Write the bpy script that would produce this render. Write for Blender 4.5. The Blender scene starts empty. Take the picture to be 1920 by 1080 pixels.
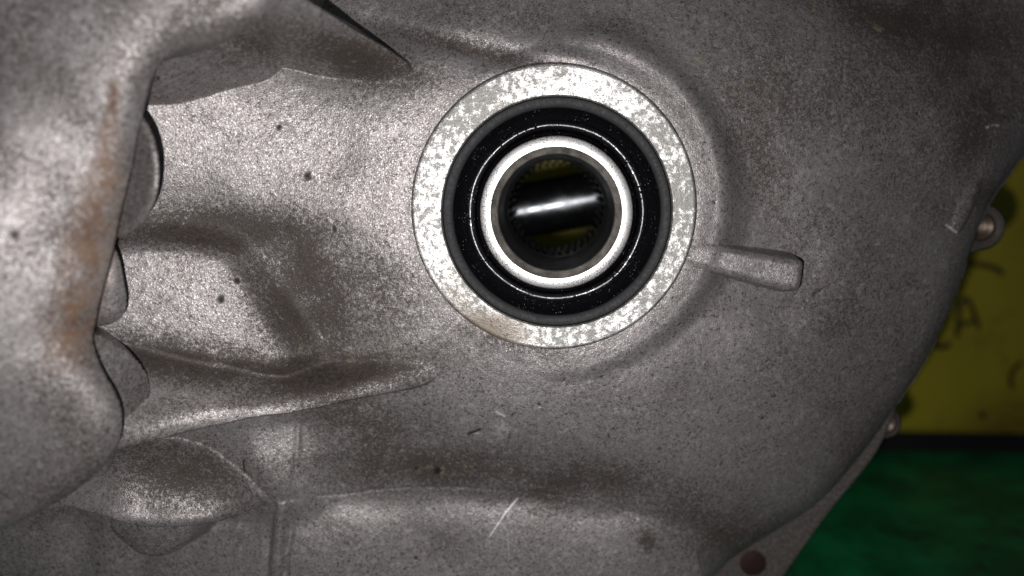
import bpy, bmesh, math, random
import numpy as np
from mathutils import Vector, Matrix

# ------------------------------------------------------------------ camera, light, exposure
sc = bpy.context.scene
MM = 0.001
YAW, PITCH = math.radians(3.2), math.radians(7.5)
FPX = 1510.0                                   # focal length in photo pixels (1920 wide)
BOSS = np.array([0.0, 0.0, 159.0])             # boss centre, mm; face of the boss is y = 0
F_ = np.array([-math.sin(YAW)*math.cos(PITCH), math.cos(YAW)*math.cos(PITCH), -math.sin(PITCH)])
R_ = np.array([math.cos(YAW), math.sin(YAW), 0.0])
U_ = np.cross(R_, F_)
def ray(px, py):
    return F_ + R_*((px-960.0)/FPX) + U_*((540.0-py)/FPX)
CAM = BOSS - 210.0*ray(1036, 392.5)
def W(px, py, h=0.0):
    """photo pixel -> (x, z) in mm on the plane that stands h mm in front of the boss face"""
    d = ray(px, py); t = (-h-CAM[1])/d[1]
    p = CAM + d*t
    return p[0], p[2]
def to_px(x, y, z):
    v = [x-CAM[0], y-CAM[1], z-CAM[2]]
    zc = v[0]*F_[0]+v[1]*F_[1]+v[2]*F_[2]
    return (960+FPX*(v[0]*R_[0]+v[1]*R_[1]+v[2]*R_[2])/zc, 540-FPX*(v[0]*U_[0]+v[1]*U_[1]+v[2]*U_[2])/zc)

cam_d = bpy.data.cameras.new('camera'); cam = bpy.data.objects.new('camera', cam_d)
sc.collection.objects.link(cam)
cam.location = Vector(CAM*MM)
cam.rotation_euler = (math.pi/2-PITCH, 0, YAW)
cam_d.sensor_width = 36; cam_d.lens = 36*FPX/1920
cam_d.clip_start = 0.005; cam_d.clip_end = 20
cam_d.dof.use_dof = True; cam_d.dof.focus_distance = 0.214; cam_d.dof.aperture_fstop = 5.8
sc.camera = cam
sc.render.resolution_x, sc.render.resolution_y = 1024, 576

world = bpy.data.worlds.new('World'); sc.world = world; world.use_nodes = True
bg = world.node_tree.nodes['Background']
bg.inputs['Color'].default_value = (0.80, 0.88, 1.0, 1); bg.inputs['Strength'].default_value = 0.03

fl_d = bpy.data.lights.new('phone_flash', 'SPOT'); fl = bpy.data.objects.new('phone_flash', fl_d)
sc.collection.objects.link(fl)
fl.location = Vector((CAM + R_*(-9.0) + U_*(-13.5))*MM)
fl.rotation_euler = cam.rotation_euler; fl_d.spot_size = math.radians(122); fl_d.spot_blend = 1.0
fl_d.energy = 1.52; fl_d.shadow_soft_size = 0.0016; fl_d.color = (1.0, 0.968, 0.96)

sc.view_settings.view_transform = 'Standard'; sc.view_settings.look = 'None'
sc.view_settings.exposure = 0.0; sc.view_settings.gamma = 1.0
sc.view_settings.use_curve_mapping = False
sc.render.engine = 'CYCLES'
sc.cycles.max_bounces = 6
sc.cycles.sample_clamp_indirect = 4.0

random.seed(7)

# ------------------------------------------------------------------ material helpers
class NT:
    def __init__(s, name):
        s.m = bpy.data.materials.new(name); s.m.use_nodes = True
        s.t = s.m.node_tree; s.b = s.t.nodes['Principled BSDF']
        s.out = s.t.nodes['Material Output']
    def n(s, typ, **kw):
        nd = s.t.nodes.new(typ)
        for k, v in kw.items():
            if k.startswith('i_'):
                nd.inputs[k[2:].replace('_', ' ')].default_value = v
            else: setattr(nd, k, v)
        return nd
    def l(s, a, b): s.t.links.new(a, b)
    def coord(s):
        if not hasattr(s, '_tc'): s._tc = s.n('ShaderNodeTexCoord').outputs['Object']
        return s._tc
    def noise(s, scale, detail=3, rough=0.55, dist=0.0):
        nd = s.n('ShaderNodeTexNoise'); s.l(s.coord(), nd.inputs['Vector'])
        nd.inputs['Scale'].default_value = scale; nd.inputs['Detail'].default_value = detail
        nd.inputs['Roughness'].default_value = rough; nd.inputs['Distortion'].default_value = dist
        return nd.outputs['Fac']
    def voro(s, scale, feature='F1', rand=1.0):
        nd = s.n('ShaderNodeTexVoronoi', feature=feature); s.l(s.coord(), nd.inputs['Vector'])
        nd.inputs['Scale'].default_value = scale; nd.inputs['Randomness'].default_value = rand
        return nd
    def ramp(s, fac, stops, interp='LINEAR'):
        r = s.n('ShaderNodeValToRGB'); r.color_ramp.interpolation = interp
        e = r.color_ramp.elements
        while len(e) < len(stops): e.new(0.5)
        for el, (p, c) in zip(e, stops):
            el.position = p
            el.color = (c, c, c, 1) if not isinstance(c, tuple) else (*c, 1)
        s.l(fac, r.inputs['Fac']); return r.outputs['Color']
    def math(s, op, a, b=None, clamp=False):
        m = s.n('ShaderNodeMath', operation=op, use_clamp=clamp)
        for i, v in enumerate((a, b)):
            if v is None: continue
            if isinstance(v, (int, float)): m.inputs[i].default_value = v
            else: s.l(v, m.inputs[i])
        return m.outputs[0]
    def mix(s, fac, a, b, typ='MIX'):
        m = s.n('ShaderNodeMix', data_type='RGBA', blend_type=typ)
        for sock, v in ((m.inputs['Factor'], fac), (m.inputs['A'], a), (m.inputs['B'], b)):
            if isinstance(v, (int, float)): sock.default_value = v
            elif isinstance(v, tuple): sock.default_value = (*v, 1)
            else: s.l(v, sock)
        return m.outputs['Result']
    def attr(s, name):
        return s.n('ShaderNodeAttribute', attribute_name=name).outputs['Fac']
    def bump(s, h, dist, strength=1.0, prev=None):
        b = s.n('ShaderNodeBump'); b.inputs['Distance'].default_value = dist; b.inputs['Strength'].default_value = strength
        s.l(h, b.inputs['Height'])
        if prev is not None: s.l(prev, b.inputs['Normal'])
        return b.outputs['Normal']
    def set(s, **kw):
        for k, v in kw.items():
            sock = s.b.inputs[k.replace('_', ' ')]
            if isinstance(v, (int, float)): sock.default_value = v
            elif isinstance(v, tuple): sock.default_value = (*v, 1) if len(v) == 3 else v
            else: s.l(v, sock)

def mat_cast():
    s = NT('cast_aluminium')
    stain, rust, pit, scratch, crud = (s.attr(a) for a in ('stain', 'rust', 'pit', 'scratch', 'crud'))
    fine = s.noise(3000, 2, 0.6)            # grains of a third of a millimetre
    med = s.noise(1000, 3, 0.6)
    big = s.noise(60, 4, 0.6)
    cell = s.voro(2900)
    # oxide mottling
    tone = s.ramp(med, [(0.30, (0.37, 0.352, 0.347)), (0.55, (0.47, 0.452, 0.447)), (0.75, (0.54, 0.525, 0.52))])
    tone = s.mix(s.ramp(big, [(0.38, 0.0), (0.68, 0.6)]), tone, (0.37, 0.345, 0.332))
    speck = s.ramp(fine, [(0.34, 0.0), (0.46, 1.0)])
    tone = s.mix(speck, (0.20, 0.178, 0.165), tone)
    grain = s.n('ShaderNodeSeparateColor'); s.l(cell.outputs['Color'], grain.inputs[0])
    g1, g2 = grain.outputs[0], grain.outputs[1]
    tone = s.mix(1.0, tone, s.ramp(g1, [(0.0, (0.72, 0.70, 0.70)), (0.45, (0.90, 0.885, 0.885)), (1.0, (1.1, 1.09, 1.09))]), 'MULTIPLY')
    pore = s.ramp(s.noise(1150, 4, 0.62), [(0.35, 0.9), (0.46, 0.0)])
    pore = s.math('MULTIPLY', pore, s.ramp(s.noise(95, 4, 0.6), [(0.30, 0.35), (0.62, 1.0)]))
    tone = s.mix(pore, tone, (0.070, 0.054, 0.045))
    lite = s.ramp(s.noise(540, 4, 0.65), [(0.52, 0.0), (0.68, 0.55)])
    tone = s.mix(lite, tone, (0.60, 0.59, 0.585))
    # dirt that sits in the pores and in patches
    dn = s.math('ADD', s.math('MULTIPLY', fine, 0.55), s.math('MULTIPLY', med, 0.45))
    dm = s.math('ADD', stain, s.math('MULTIPLY', s.math('SUBTRACT', dn, 0.50), 3.6))
    dmask = s.math('MULTIPLY', s.ramp(dm, [(0.12, 0.0), (0.60, 0.95)]), s.ramp(stain, [(0.02, 0.0), (0.25, 1.0)]))
    dirt = s.mix(s.ramp(med, [(0.35, 0.0), (0.7, 1.0)]), (0.026, 0.0190, 0.0152), (0.080, 0.060, 0.049))
    col = s.mix(dmask, tone, dirt)
    rmask = s.math('MULTIPLY', rust, s.ramp(s.math('ADD', s.math('MULTIPLY', s.noise(240, 5, 0.7), .7), s.math('MULTIPLY', med, .3)), [(0.36, 0.1), (0.56, 0.95)]))
    col = s.mix(rmask, col, s.mix(s.ramp(s.noise(160, 3), [(0.4, 0.0), (0.65, 1.0)]), (0.13, 0.068, 0.04), (0.20, 0.125, 0.08)))
    cmask = s.math('MULTIPLY', crud, s.ramp(s.noise(420, 4, 0.65), [(0.56, 0.0), (0.66, 0.8)]))
    col = s.mix(cmask, col, (0.27, 0.235, 0.15))
    col = s.mix(pit, col, (0.012, 0.01, 0.008))
    col = s.mix(scratch, col, (0.95, 0.95, 0.97))
    nonmetal = s.math('MAXIMUM', s.math('MAXIMUM', s.math('MULTIPLY', dmask, 0.85), rmask), s.math('MAXIMUM', pit, cmask))
    metal = s.math('MULTIPLY', s.math('SUBTRACT', 1.0, nonmetal, True), 0.60)
    rough = s.ramp(fine, [(0.3, 0.54), (0.7, 0.43)])
    rough = s.math('ADD', rough, s.math('MULTIPLY', s.math('SUBTRACT', g2, 0.5), 0.22))
    rough = s.math('ADD', rough, s.math('MULTIPLY', nonmetal, 0.16), True)
    n1 = s.bump(med, 0.00025, s.BUMP if hasattr(s,'BUMP') else 0.28)
    n2 = s.bump(fine, 0.0001, 0.55, n1)
    n3 = s.bump(cell.outputs['Distance'], 0.0001, 0.45, n2)
    # blasted skin: every grain is a small facet with its own tilt
    off = s.n('ShaderNodeVectorMath', operation='SUBTRACT'); s.l(cell.outputs['Color'], off.inputs[0]); off.inputs[1].default_value = (0.5, 0.5, 0.5)
    sca = s.n('ShaderNodeVectorMath', operation='SCALE'); s.l(off.outputs[0], sca.inputs[0]); sca.inputs['Scale'].default_value = 0.11
    add = s.n('ShaderNodeVectorMath', operation='ADD'); s.l(n3, add.inputs[0]); s.l(sca.outputs[0], add.inputs[1])
    nrm = s.n('ShaderNodeVectorMath', operation='NORMALIZE'); s.l(add.outputs[0], nrm.inputs[0])
    s.set(Base_Color=col, Metallic=metal, Roughness=rough, Normal=nrm.outputs[0])
    return s.m

def mat_machined():
    s = NT('machined_aluminium')
    n = s.noise(520, 6, 0.78); f = s.noise(2400, 3, 0.6); rust = s.attr('rust')
    big = s.noise(45, 3)
    m = s.ramp(s.math('ADD', s.math('MULTIPLY', n, 0.75), s.math('MULTIPLY', big, 0.35)), [(0.525, 0.0), (0.60, 1.0)])
    m = s.math('MULTIPLY', m, s.ramp(f, [(0.36, 0.2), (0.46, 1.0)]))
    col = s.mix(m, s.mix(f, (0.13, 0.128, 0.12), (0.42, 0.41, 0.39)), (0.78, 0.775, 0.76))
    rm = s.math('MULTIPLY', rust, s.ramp(n, [(0.35, 0.2), (0.6, 1.0)]))
    col = s.mix(rm, col, (0.17, 0.12, 0.07))
    rough = s.mix(m, (0.50, 0.50, 0.50), (0.36, 0.36, 0.36))
    nb = s.bump(n, 0.00025, 0.5); nb = s.bump(f, 0.00012, 0.6, nb)
    s.set(Base_Color=col, Metallic=s.math('SUBTRACT', 0.85, s.math('MULTIPLY', rm, 0.7)), Roughness=rough, Normal=nb)
    return s.m

def mat_simple(name, col, rough, metal=0.0, nscale=900, namp=0.00008, var=0.25, coat=0.0):
    s = NT(name)
    n = s.noise(nscale, 3); b = s.noise(nscale*0.15, 3)
    dark = tuple(c*(1-var) for c in col); lite = tuple(min(1, c*(1+var)) for c in col)
    c = s.mix(s.ramp(b, [(0.35, 0.0), (0.65, 1.0)]), dark, lite)
    s.set(Base_Color=c, Metallic=metal, Roughness=s.ramp(n, [(0.3, max(0, rough-0.06)), (0.7, min(1, rough+0.08))]),
          Normal=s.bump(n, namp, 0.7), Coat_Weight=coat)
    return s.m

def mat_steel_face():
    s = NT('bright_steel')
    f = s.noise(2600, 2, 0.5); v = s.voro(420); n = s.noise(300, 4, 0.6)
    spots = s.ramp(v.outputs['Distance'], [(0.05, 1.0), (0.09, 0.0)])
    spots = s.math('MULTIPLY', spots, s.ramp(s.noise(150, 2), [(0.5, 0.0), (0.58, 1.0)]))
    grain = s.ramp(s.math('ADD', f, s.math('MULTIPLY', s.noise(90, 2), 0.35)), [(0.565, 0.0), (0.625, 1.0)])
    col = s.mix(grain, (0.25, 0.235, 0.225), (0.66, 0.66, 0.66))
    col = s.mix(spots, col, (0.10, 0.035, 0.02))
    s.set(Base_Color=col, Metallic=s.math('SUBTRACT', 0.9, s.math('MULTIPLY', spots, 0.8)), Roughness=s.ramp(n, [(0.3, 0.38), (0.7, 0.46)]),
          Normal=s.bump(f, 0.00006, 0.6))
    return s.m

def mat_oily_rubber():
    s = NT('oily_black_rubber')
    n = s.noise(500, 3); f = s.voro(900); 
    drops = s.ramp(f.outputs['Distance'], [(0.05, 1.0), (0.32, 0.0)])
    dr = s.math('MULTIPLY', drops, s.ramp(s.noise(210, 3), [(0.50, 0.0), (0.6, 1.0)]))
    nb = s.bump(n, 0.00016, 0.7); nb = s.bump(dr, 0.0006, 0.9, nb)
    v2 = s.voro(1300)
    glint = s.math('MULTIPLY', s.ramp(v2.outputs['Distance'], [(0.16, 1.0), (0.24, 0.0)]), s.ramp(s.noise(170, 4, 0.6), [(0.55, 0.0), (0.63, 1.0)]))  # oil-drop highlights painted into the colour as bright metallic specks
    s.set(Base_Color=s.mix(glint, (0.006, 0.006, 0.008), (0.62, 0.62, 0.66)), Metallic=glint, Roughness=s.ramp(n, [(0.35, 0.22), (0.7, 0.34)]), Normal=nb, IOR=1.5)
    return s.m

def mat_green():
    s = NT('green_bench_paint')
    n = s.noise(28, 5, 0.65, 0.4); m = s.noise(110, 4, 0.6); f = s.noise(700, 2)
    col = s.mix(s.ramp(n, [(0.4, 0.0), (0.62, 1.0)]), (0.003, 0.18, 0.058), (0.008, 0.31, 0.10))
    scuff = s.math('MULTIPLY', s.ramp(m, [(0.56, 0.0), (0.66, 1.0)]), s.ramp(n, [(0.45, 1.0), (0.6, 0.0)]))
    col = s.mix(s.math('MULTIPLY', scuff, 0.8), col, (0.03, 0.035, 0.035))
    smear = s.n('ShaderNodeMapping'); s.l(s.coord(), smear.inputs['Vector']); smear.inputs['Scale'].default_value = (30, 44, 40); smear.inputs['Rotation'].default_value = (0, 0, 0.4)
    sn = s.n('ShaderNodeTexNoise'); s.l(smear.outputs[0], sn.inputs['Vector']); sn.inputs['Scale'].default_value = 1.0; sn.inputs['Detail'].default_value = 5
    col = s.mix(s.ramp(sn.outputs['Fac'], [(0.50, 0.0), (0.68, 0.6)]), col, (0.012, 0.03, 0.022))
    chips = s.ramp(s.noise(75, 5, 0.7, 0.6), [(0.66, 0.0), (0.70, 1.0)])
    col = s.mix(s.math('MULTIPLY', chips, 0.7), col, (0.10, 0.10, 0.09))
    s.set(Base_Color=col, Roughness=s.ramp(m, [(0.3, 0.38), (0.7, 0.6)]), Normal=s.bump(m, 0.0006, 0.5))
    return s.m

def mat_yellow():
    s = NT('yellow_painted_sheet')
    n = s.noise(9, 4, 0.6); m = s.noise(60, 4, 0.6)
    col = s.mix(s.ramp(n, [(0.35, 0.0), (0.65, 1.0)]), (0.33, 0.275, 0.02), (0.46, 0.385, 0.025))
    col = s.mix(s.ramp(m, [(0.60, 0.0), (0.72, 0.5)]), col, (0.22, 0.17, 0.02))
    g = s.attr('rust')
    col = s.mix(s.math('MULTIPLY', g, s.ramp(m, [(0.35, 0.3), (0.6, 0.9)])), col, (0.12, 0.045, 0.015))
    s.set(Base_Color=col, Roughness=0.55, Normal=s.bump(m, 0.0004, 0.4))
    return s.m

M = dict(cast=mat_cast(), face=mat_machined(), steel=mat_steel_face(), oily=mat_oily_rubber(),
         rubber=mat_simple('matte_black_rubber', (0.013, 0.013, 0.015), 0.62, 0, 1400, 0.0001, 0.3),
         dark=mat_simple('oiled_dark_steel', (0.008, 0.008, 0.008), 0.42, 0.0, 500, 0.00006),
         chamfer=mat_simple('rough_dark_steel', (0.36, 0.335, 0.30), 0.52, 0.75, 1900, 0.0003, 0.4),
         pin=mat_simple('polished_pin_steel', (0.08, 0.085, 0.09), 0.25, 0.95, 260, 0.00003, 0.2),
         bore=mat_simple('dark_bore_iron', (0.03, 0.028, 0.026), 0.5, 0.3, 600, 0.0001),  # evenly dark iron for spline and carrier
         thread=mat_simple('brown_thread_metal', (0.15, 0.112, 0.085), 0.42, 0.6, 900, 0.00005),
         plug=mat_simple('rusty_brown_iron', (0.030, 0.012, 0.008), 0.6, 0.2, 700, 0.0002),
         green=mat_green(), yellow=mat_yellow(),
         black=mat_simple('plain_black', (0.006, 0.006, 0.006), 0.7, 0, 400, 0.0002),
         ink=mat_simple('black_marker_ink', (0.008, 0.009, 0.012), 0.5, 0, 600, 0.00003))

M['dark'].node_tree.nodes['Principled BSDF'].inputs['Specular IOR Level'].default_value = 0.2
# ------------------------------------------------------------------ object helpers
def link(o, parent=None):
    sc.collection.objects.link(o)
    if parent is not None: o.parent = parent
    return o
def empty(name, loc_mm, label, cat):
    o = bpy.data.objects.new(name, None); o.empty_display_size = 0.01
    o.location = Vector(loc_mm)*MM; o['label'] = label; o['category'] = cat
    return link(o)
def mesh_obj(name, verts_mm, faces, mat, parent=None, smooth=True, origin=(0, 0, 0)):
    me = bpy.data.meshes.new(name)
    v = [(Vector(p)-Vector(origin))*MM for p in verts_mm]
    me.from_pydata(v, [], faces); me.update()
    bm = bmesh.new(); bm.from_mesh(me); bmesh.ops.recalc_face_normals(bm, faces=bm.faces[:]); bm.to_mesh(me); bm.free()
    me.materials.append(M[mat])
    if smooth:
        me.polygons.foreach_set('use_smooth', [True]*len(me.polygons))
    o = link(bpy.data.objects.new(name, me), parent)
    if parent is None: o.location = Vector(origin)*MM
    return o
def sharp(o, deg=35):
    bm = bmesh.new(); bm.from_mesh(o.data)
    for e in bm.edges:
        if len(e.link_faces) == 2 and e.calc_face_angle(0) > math.radians(deg): e.smooth = False
    bm.to_mesh(o.data); bm.free(); return o
def lathe(name, prof, cx, cz, mat, parent, seg=160, origin=(0, 0, 0), closed=False, wob=0.0, deg=35):
    """prof: (radius, y) points, turned about the y direction through (cx, cz)"""
    V, Fc = [], []
    n = len(prof)
    for i in range(seg):
        a = 2*math.pi*i/seg
        for (r, y) in prof:
            rr = r + wob*math.sin(a*3+r)*0.5 + wob*math.sin(a*7+1.3)*0.5
            V.append((cx+rr*math.cos(a), y, cz+rr*math.sin(a)))
    m = n if closed else n-1
    for i in range(seg):
        j = (i+1) % seg
        for k in range(m):
            k2 = (k+1) % n
            Fc.append((i*n+k, j*n+k, j*n+k2, i*n+k2))
    return sharp(mesh_obj(name, V, Fc, mat, parent, True, origin), deg)
def arc(cr, cy, r, a0, a1, n):
    return [(cr+r*math.cos(math.radians(a0+(a1-a0)*i/n)), cy+r*math.sin(math.radians(a0+(a1-a0)*i/n))) for i in range(n+1)]
def extrude_poly(name, pts, y0, y1, mat, parent, bev=1.0, origin=(0, 0, 0)):
    bm = bmesh.new()
    a = [bm.verts.new((Vector((x, y0, z))-Vector(origin))*MM) for x, z in pts]
    f = bm.faces.new(a)
    r = bmesh.ops.extrude_face_region(bm, geom=[f])
    for v in r['geom']:
        if isinstance(v, bmesh.types.BMVert): v.co.y += (y1-y0)*MM
    bmesh.ops.recalc_face_normals(bm, faces=bm.faces[:])
    if bev:
        es = [e for e in bm.edges if len(e.link_faces) == 2 and e.calc_face_angle(0) > 0.6]
        bmesh.ops.bevel(bm, geom=es, offset=bev*MM, segments=3, affect='EDGES', profile=0.5)
    me = bpy.data.meshes.new(name); bm.to_mesh(me); bm.free()
    me.materials.append(M[mat])
    o = link(bpy.data.objects.new(name, me), parent)
    if parent is None: o.location = Vector(origin)*MM
    return o

# ------------------------------------------------------------------ the setting: bench
def build_bench():
    pts = [(-600, 18), (900, 18), (900, 460), (-600, 460)]
    V = [(x, y, 0) for x, y in pts] + [(x, y, -40) for x, y in pts]
    Fc = [(0, 1, 2, 3), (7, 6, 5, 4)] + [(i, 4+i, 4+(i+1) % 4, (i+1) % 4) for i in range(4)]
    o = mesh_obj('bench_top', V, Fc, 'green', None, False)
    o['kind'] = 'structure'
build_bench()

# ------------------------------------------------------------------ the casing: one cast surface, measured in mm
STEP = 0.30
GX0, GX1, GZ0, GZ1 = -185.0, 185.0, 1.5, 240.0
nx = int((GX1-GX0)/STEP)+1; nz = int((GZ1-GZ0)/STEP)+1
gx = np.linspace(GX0, GX1, nx); gz = np.linspace(GZ0, GZ1, nz)
X, Z = np.meshgrid(gx, gz)                       # [iz, ix]

def vnoise(scale, octaves=3, seed=0, gain=0.5):
    out = np.zeros_like(X); amp = 1.0; tot = 0
    for o in range(octaves):
        r = np.random.default_rng(seed*31+o)
        s = scale/(2**o)
        n1 = int((GX1-GX0)/s)+4; n2 = int((GZ1-GZ0)/s)+4
        L = r.uniform(-1, 1, (n2, n1))
        fx = (gx-GX0)/s; fz = (gz-GZ0)/s
        ix = fx.astype(int); iz = fz.astype(int)
        tx = fx-ix; tz = fz-iz
        tx = tx*tx*tx*(tx*(tx*6-15)+10); tz = tz*tz*tz*(tz*(tz*6-15)+10)
        A = L[np.ix_(iz, ix)]; B = L[np.ix_(iz, ix+1)]; C = L[np.ix_(iz+1, ix)]; D = L[np.ix_(iz+1, ix+1)]
        tx = tx[None, :]; tz = tz[:, None]
        out += amp*((A*(1-tx)+B*tx)*(1-tz)+(C*(1-tx)+D*tx)*tz)
        tot += amp; amp *= gain
    return out/tot
def sstep(a, b, v):
    t = np.clip((v-a)/(b-a), 0, 1); return t*t*(3-2*t)
def tps(ctrl, XX, ZZ, lam=1e-3):
    P = np.array([(*W(px, py, h), h) for px, py, h in ctrl])
    xs, zs, hs = P[:, 0]/100, P[:, 1]/100, P[:, 2]
    def K(d2): return 0.5*d2*np.log(d2+1e-9)
    n = len(xs)
    A = np.zeros((n+3, n+3))
    A[:n, :n] = K((xs[:, None]-xs)**2+(zs[:, None]-zs)**2)+lam*np.eye(n)
    A[:n, n] = 1; A[:n, n+1] = xs; A[:n, n+2] = zs; A[n, :n] = 1; A[n+1, :n] = xs; A[n+2, :n] = zs
    w = np.linalg.solve(A, np.r_[hs, 0, 0, 0])
    u, v = XX/100, ZZ/100
    r = w[n]+w[n+1]*u+w[n+2]*v
    for i in range(n): r = r+w[i]*K((u-xs[i])**2+(v-zs[i])**2)
    return r
def poly_sd(pts, XX, ZZ, closest=False):
    """signed distance, negative inside"""
    pts = np.asarray(pts, float); n = len(pts)
    best = np.full(XX.shape, 1e18); inside = np.zeros(XX.shape, bool)
    if closest: cxm = np.zeros_like(XX); czm = np.zeros_like(XX)
    for i in range(n):
        a = pts[i]; b = pts[(i+1) % n]; e = b-a
        t = np.clip(((XX-a[0])*e[0]+(ZZ-a[1])*e[1])/(e@e+1e-12), 0, 1)
        qx = a[0]+t*e[0]; qz = a[1]+t*e[1]
        d2 = (XX-qx)**2+(ZZ-qz)**2
        if closest:
            m = d2 < best; cxm[m] = qx[m]; czm[m] = qz[m]
        best = np.minimum(best, d2)
        if e[1] != 0:
            c = ((a[1] > ZZ) != (b[1] > ZZ)) & (XX < e[0]*(ZZ-a[1])/e[1]+a[0])
            inside ^= c
    d = np.sqrt(best); d[inside] *= -1
    return (d, cxm, czm) if closest else d
def smax(a, b, k):
    t = np.clip(0.5+0.5*(a-b)/k, 0, 1)
    return b*(1-t)+a*t+k*t*(1-t)
def chaikin(p, it=2, closed=True):
    p = [np.array(q, float) for q in p]
    for _ in range(it):
        q = []
        for i in range(len(p) if closed else len(p)-1):
            a, b = p[i], p[(i+1) % len(p)]
            q += [a*0.75+b*0.25, a*0.25+b*0.75]
        p = q
    return p

# base surface: (photo x, photo y, height in front of the boss face)
base = [
 # ground near the boss
 (760,400,-1.0),(800,560,-1.6),(800,240,-1.2),(900,120,-2.6),(1036,95,-3.0),(880,640,-2.2),(1000,690,-2.2),
 # left panels
 (700,330,-.2),(700,430,-.2),(620,300,.8),(620,200,.8),(700,200,-.4),(520,320,3.2),(430,250,6.5),(430,340,6.0),(340,230,10),(320,330,9.5),(340,395,7.0),(450,402,3.6),(560,408,1.4),
 (220,300,14),(220,180,16),(400,170,9),(520,170,3.4),(100,400,16),(60,200,20),
 (640,500,-.8),(700,560,-1.2),(650,600,-1.8),(560,520,-.5),(600,660,-2.4),(720,640,-2.4),(560,620,-1.4),
 (250,640,12),(400,662,6.6),(545,697,-.4),(120,640,16),(100,800,8),
 # below the big rib
 (560,790,-7.5),(420,815,-3.5),(480,870,-3.5),(300,840,-2),(640,770,-6),(570,860,-7),(545,925,-6),(640,840,-8.5),(740,790,-8),(820,720,-4),(700,880,-12),(620,900,-10.5),(820,890,-13.4),(900,780,-5.6),(860,840,-9.5),
 (1000,800,-5.8),(980,900,-14.5),(1100,900,-14.5),(1100,760,-4.4),(1100,830,-8),(1200,860,-10.5),(1220,740,-5.4),(1200,940,-16.5),(450,960,-9),(300,960,-8),(150,960,-7),(100,1060,-8),
 # right side of the bell
 (1420,300,-8.8),(1400,180,-8.5),(1500,220,-11),(1520,350,-11.5),(1440,420,-10.8),(1520,510,-14),(1440,575,-11.5),(1420,620,-9),(1330,680,-7.5),(1560,480,-13.5),(1540,620,-14),(1620,400,-16.5),(1620,560,-18),(1480,760,-15),(1380,840,-15),
 (1320,960,-19),(1700,300,-20.5),(1720,450,-23),(1700,620,-25),(1600,760,-24),(1500,880,-24),(1400,980,-27),(1780,480,-29),(1800,380,-29),(1650,780,-31),(1540,940,-34),
 # top
 (800,110,-2),(700,90,-5),(640,40,-9),(900,40,-5.5),(780,20,-8),(1000,20,-7.5),(1150,40,-8),(1250,110,-6.5),(1330,60,-10),(1450,80,-12),(1550,60,-16),(1560,140,-13.5),(1650,180,-17),(1760,220,-22.5),
 (1300,-80,-18.5),(1600,-60,-32),(1000,-100,-14),(700,-100,-14),(500,-100,-12),(1700,60,-26.5),(1820,150,-33.5),(1860,280,-31),(1920,60,-46),(1960,220,-44),(1850,-40,-48),(2050,0,-50),(2050,150,-48),
 # below the frame
 (1250,1200,-30),(900,1250,-20),(400,1250,-16),(0,1250,-14),(-120,600,20),(-120,0,26),(-120,1000,0),
]
H0 = tps(base, X, Z, 2e-4)
H0 += 0.35*vnoise(26, 3, 3)+0.10*vnoise(5, 2, 4)
part = np.zeros(X.shape, np.int16)
names = ['body']
H = H0.copy()
CLIPLOW = 0

def feature(name, poly, ctrl=None, slope=2.0, k=1.5, smooth=2, edge_round=2.0, part_of=None, tri=None):
    """a raised piece of the casting: outline (px, py, h) at its rim, top surface through outline and ctrl, walls of given slope"""
    global H, part
    pp = np.array([W(px, py, h) for px, py, h in poly])
    ch = chaikin(pp, smooth) if smooth else pp
    ch = np.array(ch)
    pad = 30
    x0, x1 = ch[:, 0].min()-pad, ch[:, 0].max()+pad; z0, z1 = ch[:, 1].min()-pad, ch[:, 1].max()+pad
    i0, i1 = np.searchsorted(gx, [x0, x1]); j0, j1 = np.searchsorted(gz, [z0, z1])
    sl = (slice(j0, j1), slice(i0, i1))
    xx, zz = X[sl], Z[sl]
    sd = poly_sd(ch, xx, zz)
    sd = sd+0.25*vnoise(6, 2, 11)[sl]
    top = tps(list(poly)+list(ctrl or []), xx, zz, 1e-3)
    # rounded shoulder then wall
    d = sd+edge_round
    drop = np.where(d > 0, np.where(d < edge_round*1.6, d**2/(2*edge_round)*0.75, 0.96*edge_round+(d-edge_round*1.6)*slope), 0)
    f = top-drop+0.2*vnoise(9, 3, 17)[sl]
    old = H[sl]
    won = f > old
    if isinstance(k, tuple):
        xa, xb = W(k[2], 650, 5)[0], W(k[3], 650, 0)[0]
        k = k[0]+(k[1]-k[0])*sstep(xa, xb, xx)
    H[sl] = smax(f, old, k)
    nm = part_of or name
    if nm not in names: names.append(nm)
    p = part[sl]; p[won & (sd < 14)] = names.index(nm); part[sl] = p

# raised ridge panel between the two lower valleys
def facet(px, py): return 12.0-0.035*(px-350)+0.007*(py-560)
feature('web', [(px, py, facet(px, py)) for px, py in ((195,462),(300,456),(405,468),(448,515),(500,598),(556,696),(430,690),(300,668),(170,648),(100,540))],
        [(300,540,facet(300,540)),(400,560,facet(400,560))], slope=0.8, k=1.8, smooth=1, edge_round=3.0)
# big lower rib: upward slope rising to a crest along its lower side
feature('rib', [(110,598,17),(240,612,11),(400,644,5),(545,682,-1.6),(700,674,-5.5),(800,668,-6),(812,706,-3.4),(700,730,2.0),(570,757,9.6),(440,777,17),(330,802,23.5),(215,832,33),(110,855,42)],
        [(300,722,19.6),(200,740,29),(420,715,12.8),(550,722,6.0),(700,704,.4)], slope=9.0, k=(2.4, 5.0, 520, 720), edge_round=3.5)
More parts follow.
